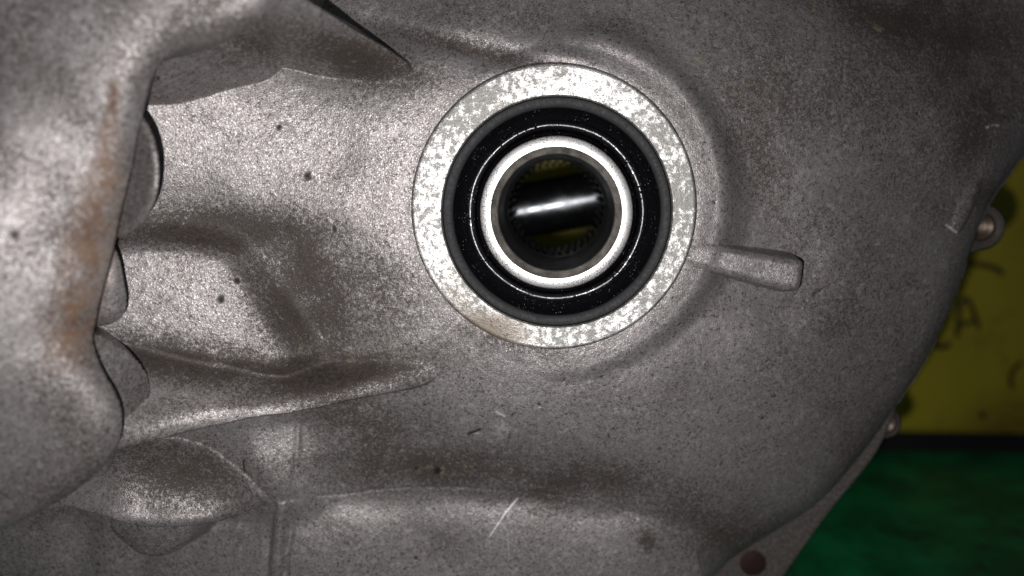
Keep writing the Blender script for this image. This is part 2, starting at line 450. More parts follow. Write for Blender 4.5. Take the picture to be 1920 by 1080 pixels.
# its steep lower side
# lobe under it with the round bolt boss
feature('gusset', [(60,826,10),(215,822,3),(330,830,0),(430,856,-6),(520,926,-9),(440,962,3),(350,985,10),(250,985,13.5),(190,962,18),(120,938,26),(30,962,36)],
        [(320,925,8.5),(200,905,15),(110,900,26),(430,925,2)], slope=7.0, k=2.8, edge_round=2.0)
feature('bolt_boss', [(200,985,8),(230,960,9),(300,955,9),(360,985,7),(338,1028,5),(285,1046,4.5),(228,1032,5)], [(280,1000,8)], slope=8.0, k=0.8, edge_round=1.5)
# small upright rib at the bottom
feature('bead', [(520,945,-6.0),(532,945,-6.0),(520,1100,-8.6),(506,1100,-8.6)], None, slope=1.6, k=0.7, smooth=0, edge_round=.7)
# lower flat panel under the horizontal step
feature('panel', [(600,928,-13.5),(720,914,-15.5),(850,908,-17),(1000,920,-18),(1120,936,-18.8),(1230,985,-17.6),(1330,1050,-22),(1280,1180,-23),(900,1250,-17),(540,1250,-12),(540,1060,-9),(560,960,-10.2)],
        [(800,1050,-15.2),(850,936,-15.5),(700,942,-14.1),(1000,950,-16.5),(625,952,-11.8)], slope=0.6, k=1.2, smooth=1, edge_round=.5, part_of='body')
feature('panel2', [(140,990,-9),(480,985,-9.5),(500,960,-9),(500,1250,-12),(60,1250,-11)], None, slope=1.0, k=1.2, smooth=1, part_of='body')
for gxp in (170, 275):
    pass
# upper rib: crest along its upper side, one broad face below it
feature('rib', [(380,-70,38),(500,-34,37),(568,2,30),(655,57,17),(752,112,3),(772,144,-2.5),(720,166,-5),(640,152,-4),(570,136,-2),(490,118,3),(380,40,32)],
        [(590,70,19),(660,100,9.0),(530,60,25)], slope=25, k=2.8, smooth=1, edge_round=1.4)
# wall behind the flange corner
feature('web', [(250,110,32),(330,80,30),(470,95,17),(500,168,0),(440,196,1),(380,214,2.5),(300,224,4.5),(255,219,8)], [(350,140,19)], slope=3.0, k=1.2, edge_round=1.5)
# lug on the right of the boss
feature('lug', [(1280,462,-1.8),(1340,465,-1.9),(1420,480,-2.1),(1478,489,-1.9),(1496,493,-1.9),(1502,495,-1.9),(1503,501,-1.9),(1498,534,-2.1),(1496,541,-2.1),(1489,543,-2.1),(1462,538,-2.2),(1420,527,-2.2),(1340,505,-1.9),(1275,486,-1.8)],
        None, slope=9.0, k=1.0, smooth=1, edge_round=1.3)
# small worn pad near the right edge
feature('pad', [(1822,325,-29.5),(1850,330,-30.5),(1806,436,-28.5),(1780,424,-27.5)], None, slope=1.6, k=1.0, smooth=1, edge_round=1.5)

# stepped collar that runs round the right of the boss
RB = np.hypot(X-BOSS[0], Z-BOSS[2]); TH = np.degrees(np.arctan2(Z-BOSS[2], X-BOSS[0]))   # 0 = right, 90 = up
cmask = sstep(112, 70, TH)*sstep(-128, -86, TH)
Rc = 45.6+0.8*np.sin(np.radians(TH)*2)
d = np.maximum(0, RB-Rc+2.6)
col = -1.9-0.3*sstep(38, 46, RB)-np.where(d < 4, d*d/7.5, 2.13+(d-4)*1.05)+0.2*vnoise(12, 3, 21)
col = col-(1-cmask)*9.0-0.9*sstep(40, 100, TH)
won = (col > H) & (part == 0)
Hc = smax(col, H, 2.2)
inner = sstep(42.5, 37.5, RB)
H = Hc
# body meets the machined ring with a small hollow
H = H*(1-inner)+np.clip(H, -1.7, -1.15)*inner
names.append('collar'); part[won & (RB > 36)] = len(names)-1

# crease above the boss that runs off to the upper left
def seg_dist(pts):
    P = np.array([W(*p) for p in pts]); best = np.full(X.shape, 1e9)
    for a, b in zip(P[:-1], P[1:]):
        e = b-a; t = np.clip(((X-a[0])*e[0]+(Z-a[1])*e[1])/(e@e), 0, 1)
        best = np.minimum(best, np.hypot(X-a[0]-t*e[0], Z-a[1]-t*e[1]))
    return best
dcr = seg_dist([(690,35,-6),(800,72,-4),(900,95,-3),(990,112,-3),(1080,140,-3)])
H -= 1.1*np.exp(-(dcr/3.2)**2)
dh = seg_dist([(495,180,3.5),(560,225,2),(640,285,.5)])
H -= 0.75*np.exp(-(dh/6.5)**2)
dh = seg_dist([(470,378,3.5),(560,384,1.4),(650,392,0)])
H += 0.5*np.exp(-(dh/4.5)**2)
# horizontal step's cracked parting line, and a seam at the upper right
dl = seg_dist([(598,930,-9.8),(640,932,-9.9),(720,924,-10.6),(850,920,-11.4),(1000,932,-12.6),(1100,944,-13.8)])
H -= 0.2*np.exp(-(dl/0.5)**2)*(0.5+0.5*sstep(-.2, .3, vnoise(4, 2, 33)))
ds = seg_dist([(1586,58,-15),(1582,85,-14.8),(1585,105,-14.5),(1581,150,-14)])
H -= 0.22*sstep(-.5,.3,vnoise(5,2,35))*np.exp(-(ds/0.45)**2)
dv = seg_dist([(556,765,-5.5),(555,850,-6),(548,935,-7.5)])
H -= 0.45*np.exp(-(dv/0.9)**2)
# soft flutes in the lower left corner
for (px, dep) in ((150, 1.8), (262, 1.8)):
    df = seg_dist([(px+10, 985, -9), (px-10, 1120, -11)])
    H -= dep*np.exp(-(df/4.5)**2)

# outline of the casting, rounded over at its rim
out_px = [(2170,80,-46),(2010,232,-43),(1925,322,-41),(1880,372,-40),(1852,425,-40),(1833,478,-40),(1812,540,-40),(1785,610,-40),(1745,690,-40),(1700,762,-40),(1652,836,-40),(1595,910,-40),(1545,962,-40),
          (1480,998,-40),(1405,1034,-40),(1352,1066,-40),(1300,1120,-40)]
out = [W(*p) for p in out_px]
smo = chaikin(out, 2, closed=False)
outline = np.array([tuple(q) for q in smo]+[(62, 30), (55, 4), (-172, 4), (-178, 20), (-178, 228), (-160, 236), (165, 236), (178, 225)])
SD, CX, CZ = poly_sd(outline, X, Z, True)
din = np.clip(-SD, 0, None)
RR = 15.0
q = np.clip(1-din/RR, 0, 1)
H -= RR*(1-np.sqrt(np.clip(1-q*q, 0, 1)))*0.95
H = np.maximum(H, -61.0)
H += 0.045*vnoise(1.5, 2, 41)

# ---- stains, rust, pits and scratches as surface wear (soft dirt where it has settled on the casting)
PX, PY = to_px(X, -H, Z)
def blob(cx, cy, rx, ry, ang=0, s=1.0, p=2.0):
    a = math.radians(ang); u = (PX-cx)*math.cos(a)+(PY-cy)*math.sin(a); v = -(PX-cx)*math.sin(a)+(PY-cy)*math.cos(a)
    return s*np.exp(-((u/rx)**2+(v/ry)**2)**(p/2))
def pseg(pts, w):
    best = np.full(X.shape, 1e9)
    for (ax, ay), (bx, by) in zip(pts[:-1], pts[1:]):
        ex, ey = bx-ax, by-ay; t = np.clip(((PX-ax)*ex+(PY-ay)*ey)/(ex*ex+ey*ey), 0, 1)
        best = np.minimum(best, np.hypot(PX-ax-t*ex, PY-ay-t*ey))
    return np.clip(1.2-best/w, 0, 1)
stain = np.zeros_like(X)
STK = .88
for b in [(300,770,130,30,-8,.45),(480,745,120,22,-10,.45),(300,940,120,40,0,.4),(380,685,220,46,8,1.15),(590,700,220,46,-3,1.15),(575,555,100,160,-25,1.1),(410,432,210,42,4,1.1),(720,700,130,48,-10,.8),
          (800,875,300,60,2,.75),(1060,905,280,60,6,.7),(340,885,150,70,8,.95),(1330,980,220,90,15,.55),(1825,235,62,130,15,1.0),(1700,60,300,60,22,.7),
          (640,105,190,46,15,.8),(480,80,140,50,0,.6),(690,790,150,80,20,.8),(860,700,140,40,0,.2),(1410,260,70,190,-15,.5),(1480,560,80,25,-40,.5),
          (1300,720,150,80,-30,.2),(1080,160,120,18,12,.6),(900,95,180,18,14,.7),(1750,300,150,150,0,.5),(950,640,110,20,15,.45),(650,560,140,110,0,.6),
          (420,60,150,30,8,.6),(1600,600,260,300,0,.42),(100,960,80,25,-20,.4),(1215,1010,22,26,0,.9),(1500,150,200,160,0,.5),(1780,90,220,130,20,.75),(1700,200,200,120,0,.55),(1850,330,60,80,0,.6),(1640,820,120,160,40,.4),(1150,740,170,40,-10,.15),(800,1010,400,60,0,.22),(1000,30,300,40,4,.4)]:
    stain = np.maximum(stain, blob(*b))
stain = np.clip(STK*stain*(0.85+0.6*vnoise(14, 4, 51, .65)), 0, 1)+0.05
rustm = 0.6*blob(647,887,12,10); rustm = np.maximum(rustm, 0.4*blob(805,1035,10,8))
PN = vnoise(.9, 2, 66)
pit = np.zeros_like(X)
for (a, b, r) in [(575,330,7),(627,430,4),(445,527,6),(413,562,5),(820,884,6.5),(715,485,2.5),(1058,712,3.5),(1011,760,3.5),(795,760,3),(523,238,4),(780,880,3),(780,1047,4),(295,146,5),(28,440,8),(1340,380,2),(1720,213,3),(1430,785,3)]:
    pit = np.maximum(pit, np.clip(1.5-np.hypot(PX-a, (PY-b)*0.9)/r/(0.85+0.45*PN), 0, 1))
pit = np.maximum(pit, pseg([(455,866),(457,884)], 2.2))
pit = np.maximum(pit, pseg([(878,814),(900,806)], 4))
pit = np.maximum(pit, .8*pseg([(1500,575),(1525,553),(1560,527)], 5)*sstep(-.1, .3, vnoise(1.6, 2, 71)))
scr = np.maximum.reduce([pseg([(970,935),(950,958),(918,1006)], 1.7), pseg([(930,772),(946,780)], 2.0), .3*pseg([(938,788),(968,808)], 1.15), .25*pseg([(952,1000),(955,1050)], 1.4),
                         .2*pseg([(930,785),(944,835)], 1.6), .9*pseg([(1774,422),(1793,436)], 2.2), .7*pseg([(1845,241),(1862,234),(1872,236)], 2.6)*sstep(-.2,.2,vnoise(1.2,2,79)), .4*blob(940,800,18,22)*sstep(.1, .5, vnoise(1.2, 2, 77))])
crud = np.maximum.reduce([blob(1500,20,60,40), blob(1700,75,190,30,20), blob(1340,120,90,90,0,.8), blob(860,880,90,22,0,.9), blob(660,660,170,22,-3,.9), blob(1330,550,30,10), blob(1850,140,70,30,20), blob(620,90,150,30,15,.7), blob(500,60,120,20,10,.7)])
H -= 0.35*pit

# ---- mesh it: cells inside the outline, outside the boss bore; rim vertices snapped to outline
HOLE = 36.6
keepv = (SD < STEP*0.75) & (RB > HOLE-STEP*0.75)
VX, VZ, VY = X.copy(), Z.copy(), -H.copy()
m = SD > 0; VX[m] = CX[m]; VZ[m] = CZ[m]
m = RB < HOLE; VX[m] = BOSS[0]+(X[m]-BOSS[0])*HOLE/RB[m]; VZ[m] = BOSS[2]+(Z[m]-BOSS[2])*HOLE/RB[m]
dHx = np.gradient(H, gx, axis=1); dHz = np.gradient(H, gz, axis=0)
NN = np.stack([-dHx, -np.ones_like(H), -dHz], -1)           # outward (towards -y)
NN[..., 0] = -dHx; NN[..., 1] = -1.0; NN[..., 2] = -dHz
NN /= np.linalg.norm(NN, axis=-1, keepdims=True)
cell = keepv[:-1, :-1] & keepv[1:, :-1] & keepv[:-1, 1:] & keepv[1:, 1:]
cpart = part[:-1, :-1]
idx = np.arange(nx*nz).reshape(nz, nx)

casing = empty('gearbox_casing', (0, 40, 0), 'grey cast aluminium gearbox casing with round bore, ribs and dirt-stained hollows', 'gearbox casing')
OFF = np.array([0, 40.0, 0])
def hf_part(name, cells):
    jj, ii = np.nonzero(cells)
    if len(jj) == 0: return None
    quads = np.stack([idx[jj, ii], idx[jj, ii+1], idx[jj+1, ii+1], idx[jj+1, ii]], 1)
    used, inv = np.unique(quads.ravel(), return_inverse=True)
    me = bpy.data.meshes.new(name)
    nv, nf = len(used), len(quads)
    co = np.stack([VX.ravel()[used], VY.ravel()[used], VZ.ravel()[used]], 1)-OFF
    me.vertices.add(nv); me.vertices.foreach_set('co', (co*MM).astype(np.float32).ravel())
    me.loops.add(nf*4); me.loops.foreach_set('vertex_index', inv.astype(np.int32).ravel())
    me.polygons.add(nf); me.polygons.foreach_set('loop_start', np.arange(0, nf*4, 4, dtype=np.int32))
    me.polygons.foreach_set('use_smooth', np.ones(nf, bool))
    me.update(calc_edges=True)
    for an, arr in (('stain', stain), ('rust', rustm), ('pit', pit), ('scratch', scr), ('crud', crud)):
        a = me.attributes.new(an, 'FLOAT', 'POINT'); a.data.foreach_set('value', arr.ravel()[used].astype(np.float32))
    me.normals_split_custom_set_from_vertices(NN.reshape(-1, 3)[used])
    me.materials.append(M['cast'])
    return link(bpy.data.objects.new(name, me), casing)
def overhang(name, poly, ctrl, er, depth, ux, uz, seed=0, smooth=2, lam=1e-3):
    """a lip of the casting that stands in front of the body: top sheet, rounded rim, wall running back and inwards (ux, uz mm per mm)"""
    ch = np.array(chaikin([np.array(W(*p)) for p in poly], smooth))
    i0, i1 = np.searchsorted(gx, [ch[:, 0].min()-2, ch[:, 0].max()+2]); j0, j1 = np.searchsorted(gz, [ch[:, 1].min()-2, ch[:, 1].max()+2])
    sl = (slice(j0, j1), slice(i0, i1)); xx, zz = X[sl], Z[sl]
    sd, cx_, cz_ = poly_sd(ch, xx, zz, True)
    top = tps(list(poly)+list(ctrl), xx, zz, lam)+0.2*vnoise(18, 3, 81+seed)[sl]+0.07*vnoise(4, 2, 91+seed)[sl]
    q = np.clip(1+sd/er, 0, 1)*.92; h = top-er*(1-np.sqrt(1-q*q))
    nzz, nxx = xx.shape
    vx, vz = xx.copy(), zz.copy(); m = sd > 0; vx[m] = cx_[m]; vz[m] = cz_[m]
    kv = sd < STEP*.75
    cl = kv[:-1, :-1] & kv[1:, :-1] & kv[:-1, 1:] & kv[1:, 1:]
    jj, ii = np.nonzero(cl); id_ = np.arange(nxx*nzz).reshape(nzz, nxx)
    quads = np.stack([id_[jj, ii], id_[jj, ii+1], id_[jj+1, ii+1], id_[jj+1, ii]], 1)
    used, inv = np.unique(quads.ravel(), return_inverse=True)
    co = np.stack([vx.ravel()[used], -h.ravel()[used], vz.ravel()[used]], 1)
    quads = inv.reshape(-1, 4)
    dn = []
    for i in range(len(ch)):
        a, b = ch[i], ch[(i+1) % len(ch)]; k = max(1, int(np.hypot(*(b-a))/1.0))
        for t in range(k): dn.append(a+(b-a)*t/k)
    dn = np.array(dn); n = len(dn)
    it = np.clip(np.round((dn[:, 0]-xx[0, 0])/STEP).astype(int), 0, nxx-1); jt = np.clip(np.round((dn[:, 1]-zz[0, 0])/STEP).astype(int), 0, nzz-1)
    y0 = -(top[jt, it]-er*.608)
    rings = []; K = 10
    for k in range(K+1):
        t = depth*k/K
        rings.append(np.stack([dn[:, 0]+ux*t, y0+t, dn[:, 1]+uz*t], 1))
    st = len(co); co2 = np.concatenate([co]+rings)
    wq = []
    ar = np.arange(n); nx_ = (ar+1) % n
    for k in range(K):
        wq.append(np.stack([st+k*n+ar, st+k*n+nx_, st+(k+1)*n+nx_, st+(k+1)*n+ar], 1))
    quads = np.concatenate([quads]+wq)
    me = bpy.data.meshes.new(name); nv, nf = len(co2), len(quads)
    me.vertices.add(nv); me.vertices.foreach_set('co', ((co2-OFF)*MM).astype(np.float32).ravel())
    me.loops.add(nf*4); me.loops.foreach_set('vertex_index', quads.astype(np.int32).ravel())
    me.polygons.add(nf); me.polygons.foreach_set('loop_start', np.arange(0, nf*4, 4, dtype=np.int32))
    me.polygons.foreach_set('use_smooth', np.ones(nf, bool)); me.update(calc_edges=True)
    ax, ay = to_px(co2[:, 0], co2[:, 1], co2[:, 2])
    def segd(pts):
        best = np.full(len(ax), 1e9)
        for (x0, y0_), (x1, y1_) in zip(pts[:-1], pts[1:]):
            ex, ey = x1-x0, y1_-y0_; t = np.clip(((ax-x0)*ex+(ay-y0_)*ey)/(ex*ex+ey*ey), 0, 1)
            best = np.minimum(best, np.hypot(ax-x0-t*ex, ay-y0_-t*ey))
        return best
    r = np.clip(1.3-segd([(213,160),(207,230),(205,290),(184,390),(165,470),(150,550),(128,650)])/np.interp(ay, [150, 230, 300, 420, 640], [10, 17, 32, 54, 48]), 0, 1)
    p_ = np.clip(1.4-np.hypot(ax-28, ay-440)/9, 0, 1)
    stv = 0.22+0.14*np.sin(ax*.021+1.7*np.sin(ay*.013))*np.sin(ay*.017+1.1*np.sin(ax*.019))+.35*np.exp(-(((ax-480)/120)**2+((ay-50)/30)**2))+.3*np.exp(-(((ax-150)/90)**2+((ay-930)/50)**2))
    for an, arr in (('rust', r), ('pit', p_), ('stain', stv)):
        a = me.attributes.new(an, 'FLOAT', 'POINT'); a.data.foreach_set('value', arr.astype(np.float32))
    me.materials.append(M['cast'])
    return link(bpy.data.objects.new(name, me), casing)
overhang('bolt_boss', [(150,240,27),(230,202,34),(262,212,37),(287,262,38.5),(296,320,38.5),(286,388,37.5),(252,432,35),(200,454,30),(140,440,24),(110,330,22)], [(225,320,33.5)], 1.8, 34, -.62, .04, 1)
overhang('bolt_boss', [(90,470,30),(190,452,31),(214,476,32),(230,556,30.5),(222,604,30),(165,620,31),(80,600,30)], [(190,530,32.5)], 4.0, 24, -.6, .0, 3)
overhang('bolt_boss', [(80,610,41),(166,628,38),(200,642,34),(242,670,30),(272,710,25.5),(274,750,24.5),(240,806,29),(150,860,38),(60,860,42)], [(190,740,35)], 3.5, 32, -.7, .0, 2)
overhang('mounting_flange',
        [(-190,-150,56),(420,-150,44),(540,-30,41),(480,40,41),(400,72,42),(320,90,43),(280,122,44),(262,175,44.5),(250,235,45),(230,330,46),(207,430,46),(187,520,46),(168,600,46),(160,640,46),(178,700,46),(208,752,45),(216,800,44.5),(208,850,44),(150,915,44),(70,965,44),(-20,1010,44),(-190,1090,42)],
        [(200,250,48),(170,400,49),(140,560,49.5),(130,700,49.5),(115,300,49.8),(100,450,50.8),(90,600,50.8),(100,780,49),(60,860,48),(20,250,54.5),(10,420,56),(0,600,56),(5,760,53.5),(-80,500,60),(120,60,48.5),(260,20,46.5),(180,150,48),(60,120,50),(-80,60,53),(-80,900,51),(330,30,45)],
        5.0, 52, -.8, -.02, 0, lam=1e-2)
# merge specks of part ids: every feature instance becomes one part object
from collections import deque
def components(mask):
    """connected components on a coarse grid"""
    c = mask[::6, ::6]; lab = np.zeros(c.shape, int); n = 0
    for j, i in zip(*np.nonzero(c)):
        if lab[j, i]: continue
        n += 1; dq = deque([(j, i)]); lab[j, i] = n
        while dq:
            a, b = dq.popleft()
            for da, db in ((1, 0), (-1, 0), (0, 1), (0, -1)):
                p, q_ = a+da, b+db
                if 0 <= p < c.shape[0] and 0 <= q_ < c.shape[1] and c[p, q_] and not lab[p, q_]:
                    lab[p, q_] = n; dq.append((p, q_))
    full = np.repeat(np.repeat(lab, 6, 0), 6, 1)[:mask.shape[0], :mask.shape[1]]
    return full, n
body_cells = cell & (cpart == 0)
for pid in range(1, len(names)):
    mk = cell & (cpart == pid)
    lab, n = components(mk)
    for k in range(1, n+1):
        ck = mk & (lab == k)
        if ck.sum() < 900: body_cells |= ck; continue
        hf_part(names[pid], ck)
    body_cells |= mk & (lab == 0)
body = hf_part('body', body_cells)

# side wall of the casting behind the rounded rim
def wall_strip(name, pts, y0f, y1, mat, parent):
    n = len(pts); V = []; Fc = []
    for (x, z), ya in zip(pts, y0f): V += [(x, ya, z), (x, y1, z)]
    for i in range(n):
        j = (i+1) % n; Fc.append((2*i, 2*i+1, 2*j+1, 2*j))
    return mesh_obj(name, [tuple(np.array(v)-OFF) for v in V], Fc, mat, parent)
dense = []
for i in range(len(outline)):
    a, b = outline[i], outline[(i+1) % len(outline)]
    k = max(1, int(np.hypot(*(b-a))/1.5))
    for t in range(k): dense.append(a+(b-a)*t/k)
dense = np.array(dense)
ii = np.clip(((dense[:, 0]-GX0)/STEP).round().astype(int), 0, nx-1); jj = np.clip(((dense[:, 1]-GZ0)/STEP).round().astype(int), 0, nz-1)
hy = [-max(-61.0, min(H[max(0, j-2):j+3, max(0, i-2):i+3].max(), 60.0)) for i, j in zip(ii, jj)]
wall_strip('side_wall', dense, hy, 62.0, 'cast', casing)

# joint flange behind the bell, with its bolt ears
fl_px = [(1700,680),(1692,740),(1655,838),(1608,900),(1558,958),(1500,1040),(1450,1110),(1380,1200),(1250,1250),(1150,1150),(1400,900),(1550,650)]
fl_pts = [tuple(q) for q in chaikin([W(px, py, -50) for px, py in fl_px], 2)]
def relY(o): 
    o.location = (0, -0.040, 0); return o          # child of the casing empty that stands at y = 40 mm
jf = relY(extrude_poly('joint_flange', fl_pts, 50, 66, 'cast', casing, 1.2))
rh = [tuple(q) for q in outline*0.9+np.array([0, 159])*0.1]
def dirty(o, v):
    a = o.data.attributes.new('stain', 'FLOAT', 'POINT'); a.data.foreach_set('value', [v]*len(o.data.vertices))
dirty(jf, .55)
def bolt_ear(px, py, r_out, r_hole, y, toward):
    cx, cz = W(px, py, -y)
    tx, tz = W(toward[0], toward[1], -y)
    d = np.array([tx-cx, tz-cz]); L = np.hypot(*d); d = d/L; nrm = np.array([-d[1], d[0]])
    # outline: half round end running back into the casting
    pts = []
    a0 = math.atan2(-d[1], -d[0])
    for i in range(25):
        a = a0-math.pi/2+math.pi*i/24
        pts.append((cx+r_out*math.cos(a), cz+r_out*math.sin(a)))
    w = r_out*1.75
    pts += [(cx+d[0]*L*.55+math.cos(a0+math.pi/2)*w*.75, cz+d[1]*L*.55+math.sin(a0+math.pi/2)*w*.75), (cx+d[0]*L+math.cos(a0+math.pi/2)*w*1.2, cz+d[1]*L+math.sin(a0+math.pi/2)*w*1.2),
            (cx+d[0]*L-math.cos(a0+math.pi/2)*w*1.2, cz+d[1]*L-math.sin(a0+math.pi/2)*w*1.2), (cx+d[0]*L*.55-math.cos(a0+math.pi/2)*w*.75, cz+d[1]*L*.55-math.sin(a0+math.pi/2)*w*.75)]
    # front face with a hole: bridge outline to hole ring through a fan of quads
    n = 96
    outer = np.array(pts); cen = np.array([cx, cz])
    ring_o, ring_h = [], []
    for i in range(n):
        a = 2*math.pi*i/n; dr = np.array([math.cos(a), math.sin(a)])
        best = r_out
        for k in range(len(outer)):
            p, q2 = outer[k], outer[(k+1) % len(outer)]; e = q2-p
            den = dr[0]*e[1]-dr[1]*e[0]
            if abs(den) < 1e-9: continue
            t = ((p-cen)[0]*e[1]-(p-cen)[1]*e[0])/den; s_ = ((p-cen)[0]*dr[1]-(p-cen)[1]*dr[0])/den
            if t > 0 and -1e-6 <= s_ <= 1+1e-6: best = max(best if best != r_out else 0, t)
        ring_o.append(cen+dr*best); ring_h.append(cen+dr*r_hole)
    V, Fc = [], []
    lay = []
    for (ring, yy, gr) in ((ring_o, y+14, 0), (ring_o, y+1.2, 0), (ring_o, y, -.9), (ring_h, y, .9), (ring_h, y+.8, 0), (ring_h, y+14, 0)):
        st = len(V); lay.append(st)
        for p in ring:
            v = cen+(p-cen)*(1+gr/np.hypot(*(p-cen))); V.append((v[0], yy, v[1]))
    for a, b in zip(lay[:-1], lay[1:]):
        for i in range(n): Fc.append((a+i, a+(i+1) % n, b+(i+1) % n, b+i))
    o = relY(sharp(mesh_obj('bolt_ear', V, Fc, 'cast', casing), 50))
    prof = []
    for k in range(4):
        yy = y+1.2+k*2.9; prof += [(r_hole-.05, yy), (r_hole-.05, yy+.7), (r_hole-1.3, yy+1.5), (r_hole-1.3, yy+1.8), (r_hole-.05, yy+2.6)]
    t = lathe('thread', prof, cx, cz, 'thread', o, 64, deg=30)
    c = lathe('hole_bottom', [(0.01, y+11.8), (r_hole*.6, y+11.8), (r_hole-.06, y+12.2)], cx, cz, 'chamfer', o, 48)
    dirty(o, .75); return o
bolt_ear(1843, 426, 7.6, 4.2, 54, (1740, 430))
bolt_ear(1662, 795, 5.4, 3.6, 54, (1560, 740))
pcx, pcz = W(1412, 1056, -50)
pl = relY(lathe('plug', [(0.01, 49.4), (3.2, 49.45), (4.3, 49.7), (4.6, 50.3), (4.6, 52)], pcx, pcz, 'plug', casing, 64))

# rear shell of the housing, with the bore open at the far end
bx, bz = 0.0, 159.0
shell_prof = [(88, 62), (84, 110), (70, 150), (40, 165), (30, 166), (30, 120)]
relY(lathe('rear_shell', shell_prof, 0, 152, 'cast', casing, 120, wob=1.0))

# machined ring round the bore
S = 210.0/FPX
SX, SZ = W(1042.5, 400.0, 0)        # centre of the seal and shaft
def ring_mesh():
    seg = 260; ro = 268*S; ri = 215.5*S
    V, Fc = [], []
    K = [(0, 0, 3.0), (0, 0, 0.35), (.0, .35, 0.02)]
    radial = 12
    for i in range(seg):
        a = 2*math.pi*i/seg; ca, sa = math.cos(a), math.sin(a)
        o_ = np.array([ca*ro, 159+sa*ro]); n_ = np.array([SX+ca*ri, SZ+sa*ri])
        dirv = (n_-o_)/np.hypot(*(n_-o_)); L = np.hypot(*(n_-o_))
        lst = [(o_, 3.0), (o_, 0.45), (o_+dirv*.2, 0.16), (o_+dirv*.5, 0.0)]
        for k in range(1, radial): lst.append((o_+dirv*(.5+(L-.85)*k/radial), 0.0+0.012*math.sin(k*2.1+a*5)))
        lst += [(n_-dirv*.35, 0.0), (n_, 0.35), (n_, 9.0)]
        for p, y in lst: V.append((p[0], y, p[1]))
        m = len(lst)
    for i in range(seg):
        j = (i+1) % seg
        for k in range(m-1): Fc.append((i*m+k, j*m+k, j*m+k+1, i*m+k+1))
    o = relY(sharp(mesh_obj('bore_ring', V, Fc, 'face', casing), 30))
    me = o.data
    at = me.attributes.new('rust', 'FLOAT', 'POINT')
    vals = []
    for (x, y, z) in V:
        ax, ay = to_px(x, y, z)
        d1 = ((ax-915)/70)**2+((ay-625)/38)**2
        vals.append(min(1, 1.5*math.exp(-d1)+.45*math.exp(-(((ax-850)/40)**2+((ay-570)/60)**2))))
    at.data.foreach_set('value', vals)
ring_mesh()

# ------------------------------------------------------------------ oil seal
seal = empty('oil_seal', (SX, 2, SZ), 'round black rubber oil seal pressed into the bright machined bore', 'oil seal')
so = (SX, 2, SZ)
def sl(name, prof, mat, seg=220, wob=0.0, deg=35): return lathe(name, prof, SX, SZ, mat, seal, seg, so, False, wob, deg)
r1 = 215*S; r2 = 196*S
sl('outer_rim', [(r1-.02, 6), (r1-.02, 1.3), (r1-.25, .85), (r1-.9, .75), (r2+.5, .95), (r2, 1.3), (r2-.15, 2.0)], 'rubber', wob=.03)
rt = 165*S
body_prof = [(r2-.05, 1.7), (r2-.25, 3.0), (rt+1.5, 5.6), (rt+1.25, 5.2)]+[(rt+1.3*math.cos(math.radians(a)), 4.2-1.3*math.sin(math.radians(a))) for a in range(-10, 191, 10)]+[(rt-1.35, 5.6), (153*S, 6.6)]
sl('dust_lip', body_prof, 'oily', wob=.14, deg=38)
sl('inner_lip', [(155*S, 6.6), (153.5*S, 4.4), (151.5*S, 3.8), (148*S, 4.6), (146*S, 6.2), (146*S, 9)], 'oily', wob=.04, deg=40)

# ------------------------------------------------------------------ hollow output shaft with its splined bore
hub = empty('hollow_shaft', (SX, 1, SZ), 'bright steel ended hollow shaft inside the black seal', 'shaft')
ho = (SX, 1, SZ)
def hl(name, prof, mat, seg=200, deg=30): return lathe(name, prof, SX, SZ, mat, hub, seg, ho, False, 0, deg)
rs = 144*S; rf = 124*S; rb = 110*S
hl('end_face', [(rs, 40), (rs, 1.1), (rs-.12, .75), (rs-.4, .6), (rf+.5, .6), (rf, .62)], 'steel')
hl('chamfer', [(rf, .62), (rf-.2, .85), (rb+.25, 2.0), (rb, 2.7)], 'chamfer')
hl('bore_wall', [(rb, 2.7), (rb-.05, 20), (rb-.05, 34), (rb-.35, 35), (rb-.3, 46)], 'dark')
# splines: rows of small teeth on a ring (too fine to pick apart singly)
def spline():
    n = 38; ro = rb-.1; V, Fc = [], []
    y0, y1 = 46.0, 74.0
    for i in range(n):
        a = 2*math.pi*i/n; w = math.pi/n
        for (da, r) in ((-w, ro), (-w*.55, ro), (-w*.28, ro-1.4), (w*.28, ro-1.4), (w*.55, ro)):
            for y in (y0, y0+.5, y1):
                rr = r if y > y0 else min(r+.45, ro)
                V.append((SX+rr*math.cos(a+da), y, SZ+rr*math.sin(a+da)))
    N = n*5
    for i in range(N):
        j = (i+1) % N
        for k in range(2): Fc.append((i*3+k, j*3+k, j*3+k+1, i*3+k+1))
    # ring that closes the step in front of the teeth
    b = len(V)
    for i in range(N):
        a = 2*math.pi*i/N
        V.append((SX+(ro+.6)*math.cos(a), y0-.05, SZ+(ro+.6)*math.sin(a)))
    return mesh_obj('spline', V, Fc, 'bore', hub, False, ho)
sp = spline(); sp['kind'] = 'stuff'

